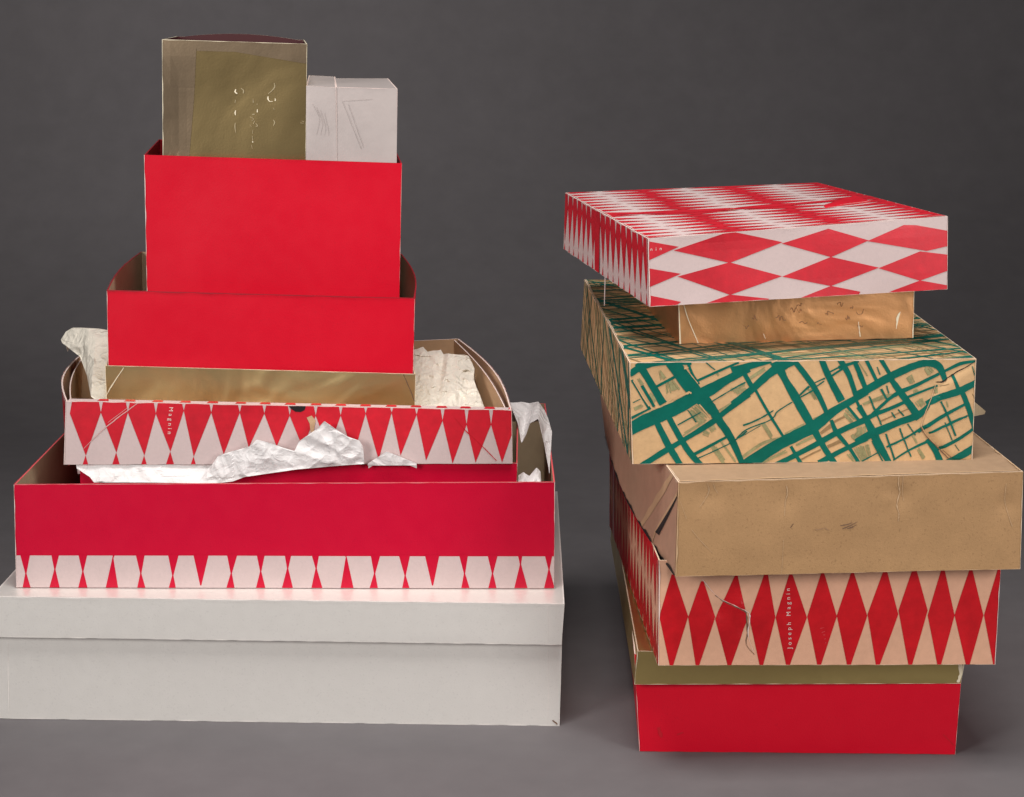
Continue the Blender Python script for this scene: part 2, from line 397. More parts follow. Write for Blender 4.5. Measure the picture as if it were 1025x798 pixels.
# --- tall diamond-printed box with torn side
D = Box([(659, 666), (996, 665), (1002, 562), (659.5, 561)], .05, z0=G.topz()+.0015, d=.49)
K = Box([(676, 577), (1021, 569.5), (1024, 472), (679, 483)], .07, y0=D.y()-.03, d=.46, back=dict(BBL=(606, 438), BTL=(598, 370)),
        bows=dict(left=lambda u, v: .010*math.sin(math.pi*u)*(1-v)))
root = empty('open_box', D.base(), 'rosy kraft box with one row of tall red diamonds, its front torn', 'box')
tips = [(673.5, 575, 660, 688.8, 617, 672), (703, 582, 688.8, 716, 618, 698), (737, 576, 716, 748, 620, 730), (767, 573, 750, 776, 618, 762),
        (791.6, 574, 776.4, 807.6, 618, 788.6), (823.5, 573, 808, 837.5, 617, 819.8), (853.3, 573, 837.5, 867.7, 616, 849.6), (886, 570, 868, 898.8, 614.5, 878.4),
        (915.3, 568, 899, 928.5, 611, 911), (944, 569, 928.5, 955.6, 616, 940), (972, 570, 955.6, 984.4, 616, 968.6), (1000, 570, 985, 1014, 616, 996)]
for xt, yt, xl, xr, ym, xb in tips:
    D.front.polypx([(xl, ym), (xb-1.6, 666.5), (xb+1.6, 666.5), (xr, ym), (xt+1.3, yt), (xt-1.3, yt)], 'print_red_old')
f = D.front
f.text('Joseph Magnin', *f.px((789.5, 619)), .0056*1.08, math.radians(93), 'edge', spacing=1.75)
f.ribbonpx([(703, 580, 0.37), (715, 594, 0.47), (724, 601, 0.56), (738, 607, 0.47), (749, 613, 0.75), (750.5, 620, 0.94), (749, 636, 0.47), (754, 652, 0.28)], 'edge', 4, .9)
f.ribbonpx([(716, 596, 0.47), (726, 603, 0.75), (742, 610, 0.75), (747, 615, 1.17), (748, 634, 0.71), (747, 645, 0.56), (755, 655, 0.37)], 'pencil_and_shade', 3, .9)

for a in range(5): f.ribbonpx([(821+a*1.3, 629+a*3.6+random.uniform(-1, 1), .3), (825+a*.4, 628+a*3.7, .35)], 'crease_r', 3, .9)
f.wear('l', 'edge', .0022, lo=.0008); f.wear('r', 'edge', .0014, lo=.0003); f.wear('b', 'edge_tan', .0008)
harlequin(D.left, .01, .012, .030, .088, 'print_red_old', .12)
D.left.wear('r', 'edge', .002, lo=.0006); D.left.wear('b', 'edge_tan', .002)
D.left.polym([(.04, .0), (.06, .0), (.065, .2), (.05, .2)], 'crease_p', 3)
def dents(p, spots, ns, nt):
    """soft dents: (pixel x, pixel y, radius m, depth m)"""
    q = [(*p.px((x, y)), r, d) for x, y, r, d in spots]; old = p.bow
    p.bow = lambda u, v: (old(u, v) if old else 0)+sum(d*math.exp(-(((u-a)*p.w)**2+((v-b)*p.h)**2)/(r*r)) for a, b, r, d in q)
    p.ns, p.nt = ns, nt
def raised(p, poly, lift, fall, ns, nt):
    """a creased flap: the convex region stands off the board"""
    q = [p.px(a) for a in poly]; q = [(u*p.w, v*p.h) for u, v in q]; cx, cy = sum(a[0] for a in q)/len(q), sum(a[1] for a in q)/len(q)
    old = p.bow
    def f_(u, v):
        x, y = u*p.w, v*p.h; m = 9
        for i in range(len(q)-1):      # last side is the box's own edge
            (ax, ay), (bx, by) = q[i], q[i+1]; l = math.hypot(bx-ax, by-ay)
            d = ((bx-ax)*(y-ay)-(by-ay)*(x-ax))/l; c = ((bx-ax)*(cy-ay)-(by-ay)*(cx-ax))
            m = min(m, d if c > 0 else -d)
        t = max(0, min(1, m/fall)); return (old(u, v) if old else 0)+lift*t*t*(3-2*t)*math.sqrt(max(0, min(1, (1-u)*p.w/.03)))
    p.bow = f_; p.ns, p.nt = ns, nt
dents(D.front, [(722, 612, .009, -.0025), (741, 606, .006, .0022), (747, 632, .006, -.0018), (690, 592, .012, -.0012), (880, 630, .03, .0015), (960, 600, .03, -.0012)], 100, 32)
D.make(root, 'tray', 'pinkkraft', 'kraft_in', 'edge_tan')

# --- plain kraft lid
root = empty('box_lid', K.base(), 'plain brown kraft lid with a torn side, directly beneath the green plaid box', 'box lid')
f = K.front
f.ribbonpx([(787, 485, 0.60), (788, 494, 0.84), (786, 503, 0.72), (785, 516, 0.48)], 'crease_l', 3, .9)
f.ribbonpx([(900, 472, 0.96), (899.5, 484, 0.96), (901, 494, 0.90), (898, 505, 0.90), (900, 515, 0.72), (899, 522, 0.36)], 'crease_l', 3, .9)
f.ribbonpx([(904, 474, 0.36), (903.5, 490, 0.42), (905, 502, 0.24)], 'crease_l', 3, .9)
f.ribbonpx([(1007, 484, 0.36), (1006, 500, 0.48), (1009, 514, 0.42), (1013, 527, 0.72)], 'crease_l', 3, .5)
f.ribbonpx([(708, 484, 0.36), (710, 492, 0.60), (706, 500, 0.42), (700, 508, 0.30)], 'crease_l', 3, .9)
f.ribbonpx([(714, 483, 0.36), (716, 490, 0.48), (719, 494, 0.24)], 'crease_l', 3, .9)
f.ribbonpx([(692, 530, 0.30), (702, 542, 0.36), (713, 553, 0.30)], 'crease_l', 3, .5)
f.ribbonpx([(784, 540, 0.30), (783, 560, 0.36), (782, 574, 0.30)], 'crease_l', 3, .5)
f.ribbonpx([(681, 502, 0.24), (687, 519, 0.36)], 'crease_l', 3, .5)
for a, b in (((816, 530), (826, 528)), ((826, 528), (830, 531)), ((841, 526), (853, 523)), ((843, 529), (858, 522)), ((848, 529), (857, 525))):
    f.ribbonpx([(*a, .8), ((a[0]+b[0])/2, (a[1]+b[1])/2+.5, 1.1), (*b, .4)], 'pencil_and_shade' if a[0] > 835 else 'scribble_k', 2, .5)
f.ribbonpx([(791, 528, .7), (794, 524, .6)], 'pencil_and_shade', 2, .4)
f.ribbonpx([(700, 578, 1), (706, 577, 1.2), (715, 577.5, .8)], 'pencil_and_shade', 2, .4)
f.wear('t', 'crease_l', .0022, lo=.0004); f.wear('l', 'crease_l', .003, lo=.0008); f.wear('b', 'crease_l', .0016, gaps=.3); f.wear('r', 'edge_tan', .0014, lo=.0003)
K.top.wear('b', 'crease_l', .004, lo=.001, gaps=.1); K.top.wear('l', 'edge_tan', .0015); K.top.wear('r', 'crease_l', .003, lo=.001)
K.left.wear('r', 'crease_l', .003, lo=.001); K.left.wear('t', 'edge_tan', .0015)
p = K.left
p.polypx([(668.5, 489), (659, 532), (661.5, 535), (664, 519)], 'black', 5)
p.ribbonpx([(670, 466, 1.2), (668, 488, 1.2), (659, 533, 1), (662, 563, .8)], 'crease_l', 4, .3)
p.ribbonpx([(662, 470, 2), (655, 500, 3), (649, 530, 2)], 'crease_l', 2, .3)
p.wear('b', 'black', .006, lo=.0008, gaps=.1, lay=7)  # black strip painted for the shaded gap under the lid's side
dents(K.front, [(900, 497, .010, -.0022), (893, 500, .007, .0014), (787, 500, .012, -.0014), (710, 496, .014, -.0022), (1006, 505, .010, -.0018), (760, 540, .04, .0018), (930, 545, .04, -.0014), (850, 520, .03, .0012)], 100, 30)
K.make(root, 'lid', 'kraft', 'kraft_pink', 'edge_tan')
K_left_obj = [c for c in root.children if c.name.startswith('side_panel')][0]
K_left_obj.data.materials[0] = M['kraft_pink']; K_left_obj['label'] = 'rosy torn side with a dark slit'
[c for c in root.children if c.name.startswith('top_panel')][0].data.materials[0] = M['kraft_top']

# --- green plaid box
Gn = Box([(633, 464.5), (973, 461), (977, 359), (630, 363)], .045, z0=K.topz()+.001, d=.44, back=dict(BTL=(585, 280), BBL=(581, 348)), ns=18, nt=8)
root = empty('patterned_box', Gn.base(), 'tan box covered in brushed green plaid, its right front corner creased and split', 'box')
f = Gn.front
SA, SB, SC = (625, 355), (735, 355), (860, 355); k = 1/6.94
def st(o, pts, mat='green', lay=2, rough=.06):
    pts = [list(p) for p in pts]
    if mat == 'green' and lay == 2:
        for a, b in ((0, 1), (-1, -2)):      # brush runs on a little at both ends
            l = math.hypot(pts[a][0]-pts[b][0], pts[a][1]-pts[b][1]); t = 16/l
            pts[a][0] += (pts[a][0]-pts[b][0])*t; pts[a][1] += (pts[a][1]-pts[b][1])*t
        for p in pts: p[2] *= .80 if p[2] < 80 else .9
    if mat == 'edge_tan': mat = 'tan'
    f.ribbonpx([(o[0]+x*k, o[1]+y*k, w*k) for x, y, w in pts], mat, lay, rough)
for pts in ([(105, 70, 70), (190, 210, 60), (262, 330, 70)], [(60, 190, 20), (170, 370, 26)], [(130, 230, 26), (200, 350, 24)],
            [(310, 440, 50), (400, 600, 50), (470, 700, 55), (530, 765, 45)], [(235, 490, 50), (300, 620, 60), (360, 720, 55), (390, 770, 50)],
            [(330, 50, 100), (440, 200, 110), (520, 290, 110), (600, 370, 80), (660, 460, 70), (740, 580, 60), (820, 760, 45)],
            [(0, 545, 90), (150, 460, 105), (300, 400, 105), (450, 320, 100), (600, 240, 90), (720, 170, 70), (850, 100, 70)],
            [(130, 765, 50), (280, 670, 50), (400, 600, 40), (600, 475, 50), (680, 410, 45), (850, 280, 55)],
            [(500, 185, 22), (640, 120, 22), (780, 60, 18)], [(480, 695, 28), (600, 630, 26), (710, 570, 20)], [(240, 215, 22), (360, 150, 24)],
            [(50, 130, 50), (120, 85, 60), (250, 62, 34), (450, 60, 30)], [(60, 435, 24), (160, 385, 14)], [(450, 80, 26), (470, 130, 20), (510, 190, 16)]): st(SA, pts)
for pts in ([(500, 725, 8), (620, 670, 8), (740, 610, 8), (850, 530, 10)], [(370, 490, 8), (530, 400, 8)], [(440, 385, 8), (500, 470, 8)], [(565, 55, 8), (630, 105, 8)],
            [(600, 330, 8), (740, 245, 8), (840, 190, 10)], [(60, 335, 6), (110, 310, 6)]): st(SA, pts, 'green', 4, .3)
for pts in ([(245, 110, 14), (275, 175, 44)], [(310, 180, 50), (345, 260, 90)], [(470, 365, 70), (560, 455, 100)], [(400, 560, 16), (590, 440, 14)], [(545, 535, 40), (590, 555, 30)],
            [(600, 495, 40), (625, 530, 40)], [(610, 630, 40), (700, 760, 38)], [(670, 600, 14), (770, 745, 14)], [(60, 385, 24), (130, 350, 22)], [(170, 270, 20), (215, 330, 40)],
            [(95, 165, 20), (130, 215, 24)], [(640, 140, 26), (655, 130, 20)], [(735, 240, 26), (790, 235, 20)], [(640, 400, 14), (830, 290, 20)]): st(SA, pts, 'olive', 1, .25)
st(SA, [(300, 325, 8), (350, 300, 10)], 'edge_tan', 5, .5); st(SA, [(340, 315, 6), (440, 265, 16), (465, 270, 10)], 'edge_tan', 5, .5); st(SA, [(450, 125, 5), (510, 200, 6)], 'edge_tan', 5, .4); st(SA, [(62, 180, 8), (172, 360, 10)], 'edge_tan', 5, .5)
st(SA, [(415, 95, 12), (445, 90, 8)], 'edge_tan', 5, .5); st(SA, [(520, 345, 6), (600, 440, 6)], 'edge_tan', 5, .5); st(SA, [(215, 370, 14), (250, 360, 12)], 'edge_tan', 5, .3)
for pts in ([(300, 60, 110), (340, 150, 60), (420, 290, 75), (530, 480, 70), (620, 640, 50), (700, 760, 50)], [(430, 60, 45), (530, 190, 50), (590, 290, 45), (640, 400, 35)],
            [(610, 45, 50), (660, 160, 55), (740, 310, 65)], [(740, 45, 50), (800, 150, 45), (840, 270, 40)], [(840, 60, 40), (880, 150, 40), (915, 240, 40)],
            [(0, 115, 80), (100, 80, 60), (240, 45, 45)], [(0, 335, 60), (120, 240, 60), (250, 125, 70), (330, 75, 80), (410, 50, 50)],
            [(70, 780, 110), (250, 655, 95), (400, 575, 90), (550, 500, 95), (700, 390, 70), (910, 270, 50)],
            [(290, 765, 50), (450, 685, 45), (600, 605, 50), (740, 530, 50), (910, 455, 50)], [(600, 745, 50), (760, 660, 40), (910, 590, 40)],
            [(80, 150, 40), (125, 230, 40)], [(155, 260, 22), (240, 410, 24), (350, 585, 22)], [(0, 600, 25), (50, 760, 38)], [(680, 470, 30), (710, 540, 40), (800, 650, 30), (870, 760, 30)],
            [(400, 650, 25), (465, 760, 35)], [(790, 365, 25), (860, 450, 25)], [(850, 320, 25), (905, 440, 25)], [(740, 85, 30), (850, 50, 24)], [(690, 140, 18), (750, 100, 18)], [(670, 118, 14), (740, 82, 14)]): st(SB, pts)
for pts in ([(10, 590, 9), (80, 520, 9), (250, 450, 8), (300, 390, 8), (400, 330, 9)], [(60, 490, 12), (160, 450, 12), (270, 385, 7)], [(25, 580, 4), (180, 490, 5)], [(450, 285, 12), (520, 220, 14)],
            [(450, 300, 9), (560, 240, 12)], [(560, 195, 8), (630, 165, 10)], [(565, 225, 10), (625, 185, 8)]): st(SB, pts, 'green', 4, .3)
for pts in ([(0, 745, 14), (90, 685, 22), (200, 610, 24), (350, 560, 20)], [(350, 560, 34), (500, 480, 24)], [(190, 460, 28), (265, 585, 26)], [(770, 390, 60), (840, 465, 60)], [(830, 540, 80), (890, 600, 60)],
            [(410, 640, 15), (570, 560, 20)], [(520, 230, 24), (570, 320, 14)], [(550, 450, 16), (600, 430, 14)], [(640, 395, 14), (720, 355, 12)], [(100, 170, 20), (220, 90, 30)], [(0, 245, 20), (80, 200, 14)],
            [(0, 270, 30), (90, 230, 16)], [(180, 755, 14), (380, 660, 20)], [(740, 580, 12), (760, 620, 16)], [(790, 680, 30), (850, 745, 34)], [(660, 180, 10), (730, 330, 16)], [(850, 640, 60), (905, 730, 60)]): st(SB, pts, 'olive', 1, .25)
for pts in ([(600, 545, 20), (680, 490, 26)], [(460, 730, 12), (600, 660, 14)], [(690, 470, 14), (790, 420, 12)], [(650, 640, 24), (740, 600, 20)]): st(SB, pts, 'brown_ink', 1, .3)
for pts in ([(-10, 285, 70), (150, 190, 70), (300, 112, 66), (420, 66, 60), (500, 58, 70), (560, 90, 60), (590, 160, 40)], [(50, 40, 30), (120, 180, 28)], [(155, 40, 35), (210, 130, 32)],
            [(0, 150, 20), (40, 240, 24)], [(235, 190, 45), (300, 280, 60), (360, 360, 60), (410, 430, 70)], [(-10, 600, 50), (100, 545, 70), (250, 480, 60), (410, 418, 60), (470, 360, 30)],
            [(-10, 475, 45), (100, 420, 40), (220, 372, 32), (330, 322, 30)], [(100, 410, 30), (200, 315, 26), (280, 262, 40), (400, 210, 32), (540, 140, 26)], [(350, 290, 22), (450, 250, 20), (530, 220, 16)],
            [(480, 335, 50), (560, 290, 55), (690, 250, 65), (815, 190, 45)], [(420, 525, 35), (560, 430, 32), (725, 345, 22)], [(560, 645, 30), (680, 585, 30), (790, 515, 28)],
            [(620, 740, 40), (720, 690, 66), (790, 650, 60)], [(710, 255, 40), (750, 350, 45), (795, 490, 40)], [(650, 150, 24), (680, 225, 32)], [(600, 112, 20), (700, 64, 30), (790, 48, 20)],
            [(50, 450, 50), (90, 530, 70), (140, 630, 66), (205, 745, 45)], [(480, 600, 40), (530, 670, 50), (565, 750, 60)], [(250, 725, 14), (350, 662, 18), (480, 600, 26)], [(0, 380, 26), (50, 450, 30)]): st(SC, pts)
for pts in ([(480, 542, 16), (640, 467, 18), (750, 422, 14)], [(190, 642, 14), (300, 590, 14), (420, 520, 16)], [(150, 240, 18), (200, 325, 14)], [(225, 400, 10), (250, 440, 8)], [(280, 510, 10), (310, 590, 10), (360, 710, 10)],
            [(70, 290, 10), (110, 385, 12), (155, 490, 9)], [(185, 550, 10), (245, 725, 12)], [(560, 320, 12), (600, 400, 12), (665, 560, 10)], [(270, 380, 8), (310, 425, 8)], [(335, 480, 8), (390, 560, 8)],
            [(590, 465, 6), (640, 590, 6)], [(785, 80, 6), (802, 145, 6)], [(90, 600, 9), (165, 745, 9)], [(125, 85, 7), (145, 140, 7)], [(190, 215, 8), (205, 270, 8)], [(10, 350, 10), (60, 440, 14)], [(660, 620, 5), (690, 665, 5)], [(20, 740, 10), (130, 680, 8)]): st(SC, pts, 'green', 4, .3)
for pts in ([(340, 150, 44), (372, 205, 34)], [(465, 85, 50), (500, 135, 56)], [(385, 240, 30), (405, 275, 34)], [(410, 310, 56), (440, 360, 44)], [(10, 500, 60), (20, 570, 60)], [(30, 625, 70), (60, 715, 60)], [(20, 350, 14), (160, 300, 26), (265, 268, 14)],
            [(405, 650, 22), (455, 730, 24)], [(370, 560, 14), (400, 615, 14)], [(530, 230, 30), (535, 270, 20)], [(195, 290, 14), (260, 290, 12)], [(600, 320, 8), (610, 360, 10)], [(620, 440, 16), (650, 500, 14)], [(0, 60, 8), (60, 150, 8)]): st(SC, pts, 'olive', 1, .25)
for pts in ([(150, 462, 10), (340, 378, 8)], [(560, 218, 5), (620, 200, 5)], [(785, 270, 5), (805, 310, 6)]): st(SC, pts, 'brown_ink', 1, .4)
st(SC, [(535, 190, 6), (575, 188, 12), (605, 170, 6)], 'black', 7, .3); st(SC, [(595, 172, 3), (680, 118, 9), (745, 84, 6), (808, 42, 3)], 'black', 7, .3)
st(SC, [(530, 205, 4), (500, 300, 5), (455, 410, 5), (430, 500, 4)], 'crease_l', 7, .5); st(SC, [(425, 500, 5), (460, 560, 5), (540, 640, 7), (620, 722, 5)], 'pencil_and_shade', 7, .5); st(SC, [(432, 500, 4), (470, 560, 4), (548, 640, 5)], 'edge_tan', 7, .5)  # crease's shaded edge and highlight painted as dark and pale lines
st(SC, [(575, 660, 3), (640, 715, 5)], 'pencil_and_shade', 7, .5)
f.wear('t', 'edge_tan', .002, lo=.0003, gaps=.25); f.wear('l', 'edge_tan', .002, lo=.0005); f.wear('r', 'edge_tan', .0022, lo=.0003); f.wear('b', 'edge_tan', .0012, gaps=.4)
def plaid(p, nd, nu, a1, a2, wscale=1):
    """loose brushed strokes in two directions across a whole panel"""
    for fam, n, ang in (('d', nd, a1), ('u', nu, a2)):
        for i in range(n):
            a = math.radians(ang+random.uniform(-6, 6)); d = (math.cos(a), math.sin(a)); nn = (-d[1], d[0])
            R_ = math.hypot(p.w, p.h)/2
            o = -R_+2*R_*(i+random.random())/n
            w = random.choice((.0007, .001, .0015, .002, .003, .005, .009))*wscale
            mat = random.choice(('green', 'green', 'green', 'green', 'olive', 'olive', 'brown_ink'))
            pts = []; ph = random.random()*9
            for q in range(9):
                t = -R_+2*R_*q/8; wob = .006*noise.noise(Vector((t*8, ph, i)))
                pts.append((p.w/2+d[0]*t+nn[0]*(o+wob), p.h/2+d[1]*t+nn[1]*(o+wob), w*random.uniform(.75, 1.2)))
            p.ribbon(pts, mat, 2 if mat == 'green' else 1, rough=.15)
plaid(Gn.top, 60, 95, -60, 20, 1.0); plaid(Gn.left, 26, 46, 72, -34, .8); plaid(Gn.right, 16, 18, -62, 28)
Gn.left.wear('r', 'edge_tan', .003, lo=.0008); Gn.left.wear('t', 'edge_tan', .002, lo=.0004); Gn.top.wear('l', 'edge_tan', .002, lo=.0004); Gn.top.wear('b', 'edge_tan', .0012)
raised(Gn.front, [(860+x*k, 355+y*k) for x, y in ((830, 30), (575, 188), (500, 300), (430, 500), (540, 640), (640, 740), (840, 745))], .0032, .005, 100, 32)
dents(Gn.front, [(660, 400, .03, -.0012), (760, 420, .04, .0014), (850, 400, .03, -.0012)], 100, 32)
Gn.make(root, 'closed', 'tan', 'kraft_in', 'edge_tan')
q = at_y((985, 414), Gn.y()+.20)   # torn scrap sticking out of the far side
scrap = Panel(at_y((972, 400), Gn.y()+.1), at_y((985.5, 411.5), Gn.y()+.12), at_y((984.5, 414.5), Gn.y()+.12), at_y((972, 417), Gn.y()+.1), th=.0012, ns=3, nt=2)
scrap.wear('r', 'edge_tan', .003, lo=.001); scrap.build('torn_flap', root, 'tan', 'kraft_in', 'edge_tan')

# --- copper foil box
Cz = Gn.topz()+.001
Cb = Box([(680, 345), (914, 338.5), (915.5, 262), (678, 272)], .11, z0=Cz, d=.33, ns=20, nt=10, warp=.0009)
T = Box([(650, 307), (948, 289.5), (948.5, 216.5), (648.5, 239)], .177, y0=Cb.y()-.055, d=.345, back=dict(BTL=(566, 193), BTR=(819, 183), BBL=(564, 249)),
        bows=dict(top=lambda u, v: -.0022*math.sin(math.pi*u)*math.sin(math.pi*v)), ns=20, nt=8, warp=.0009)
root = empty('foil_box', Cb.base(), 'scuffed coppery foil box between the green plaid box and the diamond lid', 'box')
f = Cb.front
f.ribbonpx([(684, 304, .8), (689, 320, .8), (699, 344, .8)], 'gold_hi', 3, .3)
f.ribbonpx([(859, 322, .7), (860, 331, 1), (861, 337, 1)], 'gold_hi', 3, .5); f.ribbonpx([(897, 329, .8), (898.5, 318, 2.2), (901, 312, .6)], 'gold_hi', 3, .4)
f.ribbonpx([(764, 334, .6), (766, 339, .8)], 'gold_hi', 3, .4)
rs = random.Random(3)
def scrib(x, y, n, a=4, mat='copper_dk'):
    px_, py_ = x, y; pts = [(x, y, .6)]
    for i in range(n):
        px_ += rs.uniform(.2, 2.2); py_ = y+rs.uniform(-a, a); pts.append((px_, py_, rs.uniform(.3, .8)))
    f.ribbonpx(pts, mat, 2, .4)
for x, y, n in ((744, 326, 6), (753, 318, 5), (776, 318, 7), (791, 310, 7), (797, 306, 6), (800, 323, 5), (818, 324, 4), (826, 314, 8), (838, 305, 5), (846, 318, 5), (851, 309, 4), (857, 312, 5), (858, 325, 5)): scrib(x, y, n, 3)
f.wear('l', 'gold_hi', .0025, lo=.0012); f.wear('r', 'gold_hi', .0018, lo=.0006); f.wear('b', 'black', .0012, lo=.0004)  # pale side edges, near-black line along the foot
Cb.left.wear('r', 'gold_hi', .001, lo=.0003)
Cb.make(root, 'closed', 'copper', 'kraft_in', 'gold_hi')

# --- topmost diamond lid
root = empty('box_lid', T.base(), 'tilted lid with wide red and white diamonds, overhanging the copper foil box', 'box lid')
f = T.front
for pts in ([(676.1, 250.8), (730.5, 262.8), (781.7, 242.7), (731, 232)], [(784, 243.9), (831.7, 257), (868, 240.7), (829, 229.4)],
            [(869.5, 241.2), (927, 250.8), (950, 245.5), (950, 231.7), (917, 225.8), (905, 225.6)], [(680, 277), (730.8, 294.7), (781, 276.6), (730.3, 263.2)],
            [(784.5, 276.9), (831.7, 286), (878, 268), (831.7, 257.7)], [(880.5, 268.3), (920.7, 280.5), (950, 270), (950, 255.6), (920.7, 252)],
            [(690, 310), (731, 295.2), (769, 299.3), (745, 312)], [(798, 305), (800, 299), (831.7, 286.6), (860, 292.2), (855, 302)], [(880, 298), (894, 291), (920.7, 281), (950, 286.3), (950, 296)],
            [(650, 242), (678.8, 247.2), (650, 260.2)], [(650, 269), (681, 274.3), (650, 287.3)], [(650, 296), (681, 302.3), (668, 312), (650, 312)]):
    cx_, cy_ = sum(p[0] for p in pts)/len(pts), sum(p[1] for p in pts)/len(pts)
    f.polypx([(cx_+(x-cx_)*1.035, cy_+(y-cy_)*1.035) for x, y in pts], 'print_red')
f.text('nin', *f.px((656.5, 249.3)), .0048, 0, 'edge', spacing=2.2)
f.wear('t', 'edge', .0010, lo=.0002, gaps=.3); f.wear('l', 'edge', .0016, lo=.0005); f.wear('b', 'edge', .0008); f.wear('r', 'edge', .0008, lo=.0002)
rows = 16.5
harlequin(T.top, .086, .006, .1035, T.top.h/rows, 'print_red', .04)
# wrap of the same print down the left side
ps = T.left; harlequin(ps, ps.w-.006, ps.h*.80, ps.w/rows, ps.h*1.28, 'print_red', .05)
ps.polym([(ps.w*.405, 0), (ps.w*.455, 0), (ps.w*.46, ps.h), (ps.w*.385, ps.h)], 'print_red', 3)
ps.polym([(ps.w*.457, 0), (ps.w*.463, 0), (ps.w*.463, ps.h*.75)], 'black', 5)
ps.wear('r', 'edge', .002, lo=.0008, lay=6); ps.wear('t', 'edge', .0016, lo=.0004, lay=6); ps.wear('b', 'edge', .0016, gaps=.3)
harlequin(T.right, .006, T.right.h*.5, T.right.w/rows, .098, 'print_red', .05)
tp = T.top
tp.wear('b', 'edge', .0022, lo=.0004); tp.wear('l', 'edge', .002, lo=.0003)
tp.polym([(0, tp.h*.46), (tp.w*.55, tp.h*.455), (tp.w, tp.h*.52), (tp.w, tp.h*.56), (tp.w*.5, tp.h*.49), (0, tp.h*.50)], 'print_red', 3)
tp.ribbonpx([(727, 207.6, .7), (733, 206.8, 1.6), (737, 207.6, .6)], 'kraft_light', 5, .6); tp.ribbonpx([(718, 209.2, .5), (730, 209.6, .8)], 'edge_tan', 5, .5)
T.make(root, 'lid', 'pinkwhite', 'kraft_in', 'edge')
# lifted strip of torn print on the lid's right half
a, b_ = T.top.px((826, 203.5)), T.top.px((872, 198.5))
q0, q1 = T.top.P(a[0], a[1], .0006), T.top.P(min(.99, b_[0]), b_[1], .0006)
tear = Panel(q0, q1, q1+Vector((-.012, .03, .0035)), q0+Vector((0, .012, .0008)), th=.0006, ns=8, nt=3, warp=.002)
tear.wear('b', 'edge', .0012, gaps=.4); tear.build('torn_strip', root, 'print_red', 'kraft_in', 'print_red')
# hanging string end under the far-left corner
st0 = at_y((605.5, 277), T.y()+.12); st1 = at_y((605, 306), T.y()+.12)
strp = Panel(st1+Vector((-.0004, 0, 0)), st1+Vector((.0003, 0, 0)), st0+Vector((.0006, 0, 0)), st0+Vector((-.0002, 0, 0)), th=.0005, ns=2, nt=6, warp=.0)
strp.build('loose_strip', root, 'pinkwhite')

# ================================================================== LEFT STACK
W = Box([(-6, 719), (560, 726.5), (563.5, 612), (-10, 605)], -.033, z0=.0005, d=.40, back=dict(BTR=(551, 508)), warp=.0002)
WL = Box([(-8, 637.5), (562, 645.5), (565, 604.5), (-9, 597)], -.033, y0=W.y()-.008, d=.43, back=dict(BTR=(558, 492)), warp=.0002)
root = empty('storage_box', W.base(), 'long pearly silver-white box with fitted lid, beneath the largest crimson box', 'box')
body = link('box_body', None, root)
f = W.front
f.ribbonpx([(8, 641, .8), (8.5, 690, .7), (9, 719, .6)], 'edge_w', 2, .4); f.ribbonpx([(548, 648, .8), (549, 690, .6), (548, 724, .6)], 'edge_w', 2, .4)
f.ribbonpx([(553, 721, 1.5), (558, 725, 1.2)], 'pencil_and_shade', 3, .5); f.wear('r', 'edge_w', .0012, lo=.0003); f.wear('b', 'edge_w', .0016, lo=.0003)
W.make(body, 'tray', 'silver', 'kraft_in', 'edge_w')
lid = link('lid', None, root)
WL.front.wear('t', 'edge_w', .0014, lo=.0004, gaps=.1); WL.front.wear('b', 'edge_w', .0010, gaps=.3); WL.front.wear('r', 'edge_w', .002, lo=.0004)
WL.top.wear('b', 'edge_w', .0018, lo=.0003); WL.right.wear('l', 'edge_w', .003, lo=.001)
WL.front.ribbonpx([(548, 606, .6), (549, 630, .5), (548, 644, .4)], 'edge_w', 2, .4)
WL.make(lid, 'lid', 'silver', 'kraft_in', 'edge_w')

# --- big red tray with the diamond band along its foot
R = Box([(16.5, 588), (554.5, 589), (555.5, 482.5), (14, 485)], 0, z0=WL.topz()+.001, d=.35, back=dict(BTL=(95, 402), BTR=(546, 404)), th=.0016, warp=.0005)
root = empty('open_box', R.base(), 'largest crimson open box, white lozenges along its foot, on the silver-white box', 'box')
f = R.front
f.polypx([(10, 556), (10, 594), (560, 594), (560, 557)], 'pinkwhite', 1)
necks = [(26, 574), (55, 570), (83, 572), (113, 559), (141, 574), (173, 576), (201, 586), (231.5, 574), (261, 572), (288, 569), (316.5, 569), (346.7, 558), (375, 574), (405.6, 576), (433, 586), (465, 574), (493, 574), (521, 565), (549.5, 570)]
for x, y in necks:
    j = random.uniform(-1, 1); s_ = random.uniform(.24, .30)
    f.polypx([(x-.6, y), (x+.6, y), (x+s_*(y-556)+j, 555.5), (x-s_*(y-556)+j, 555.5)], 'crimson', 2)
    s_ = .21 if y < 563 else .28
    if y < 584: f.polypx([(x-s_*(590-y)-j, 590), (x+s_*(590-y)-j, 590), (x+.6, y), (x-.6, y)], 'crimson', 2)
f.ribbonpx([(16, 588.3, .5), (555, 589, .5)], 'edge', 3, .3)
f.wear('t', 'crease_p', .0008, lo=.0002); f.wear('l', 'edge', .0012, lo=.0003); f.wear('r', 'edge', .0012, lo=.0003)
R.left.wear('t', 'crease_r', .001); R.right.wear('l', 'edge', .002, lo=.0006)
R.make(root, 'tray', 'crimson', 'kraft_in', 'crease_r')
for c in root.children:
    if c.name.startswith('side_panel'): pass

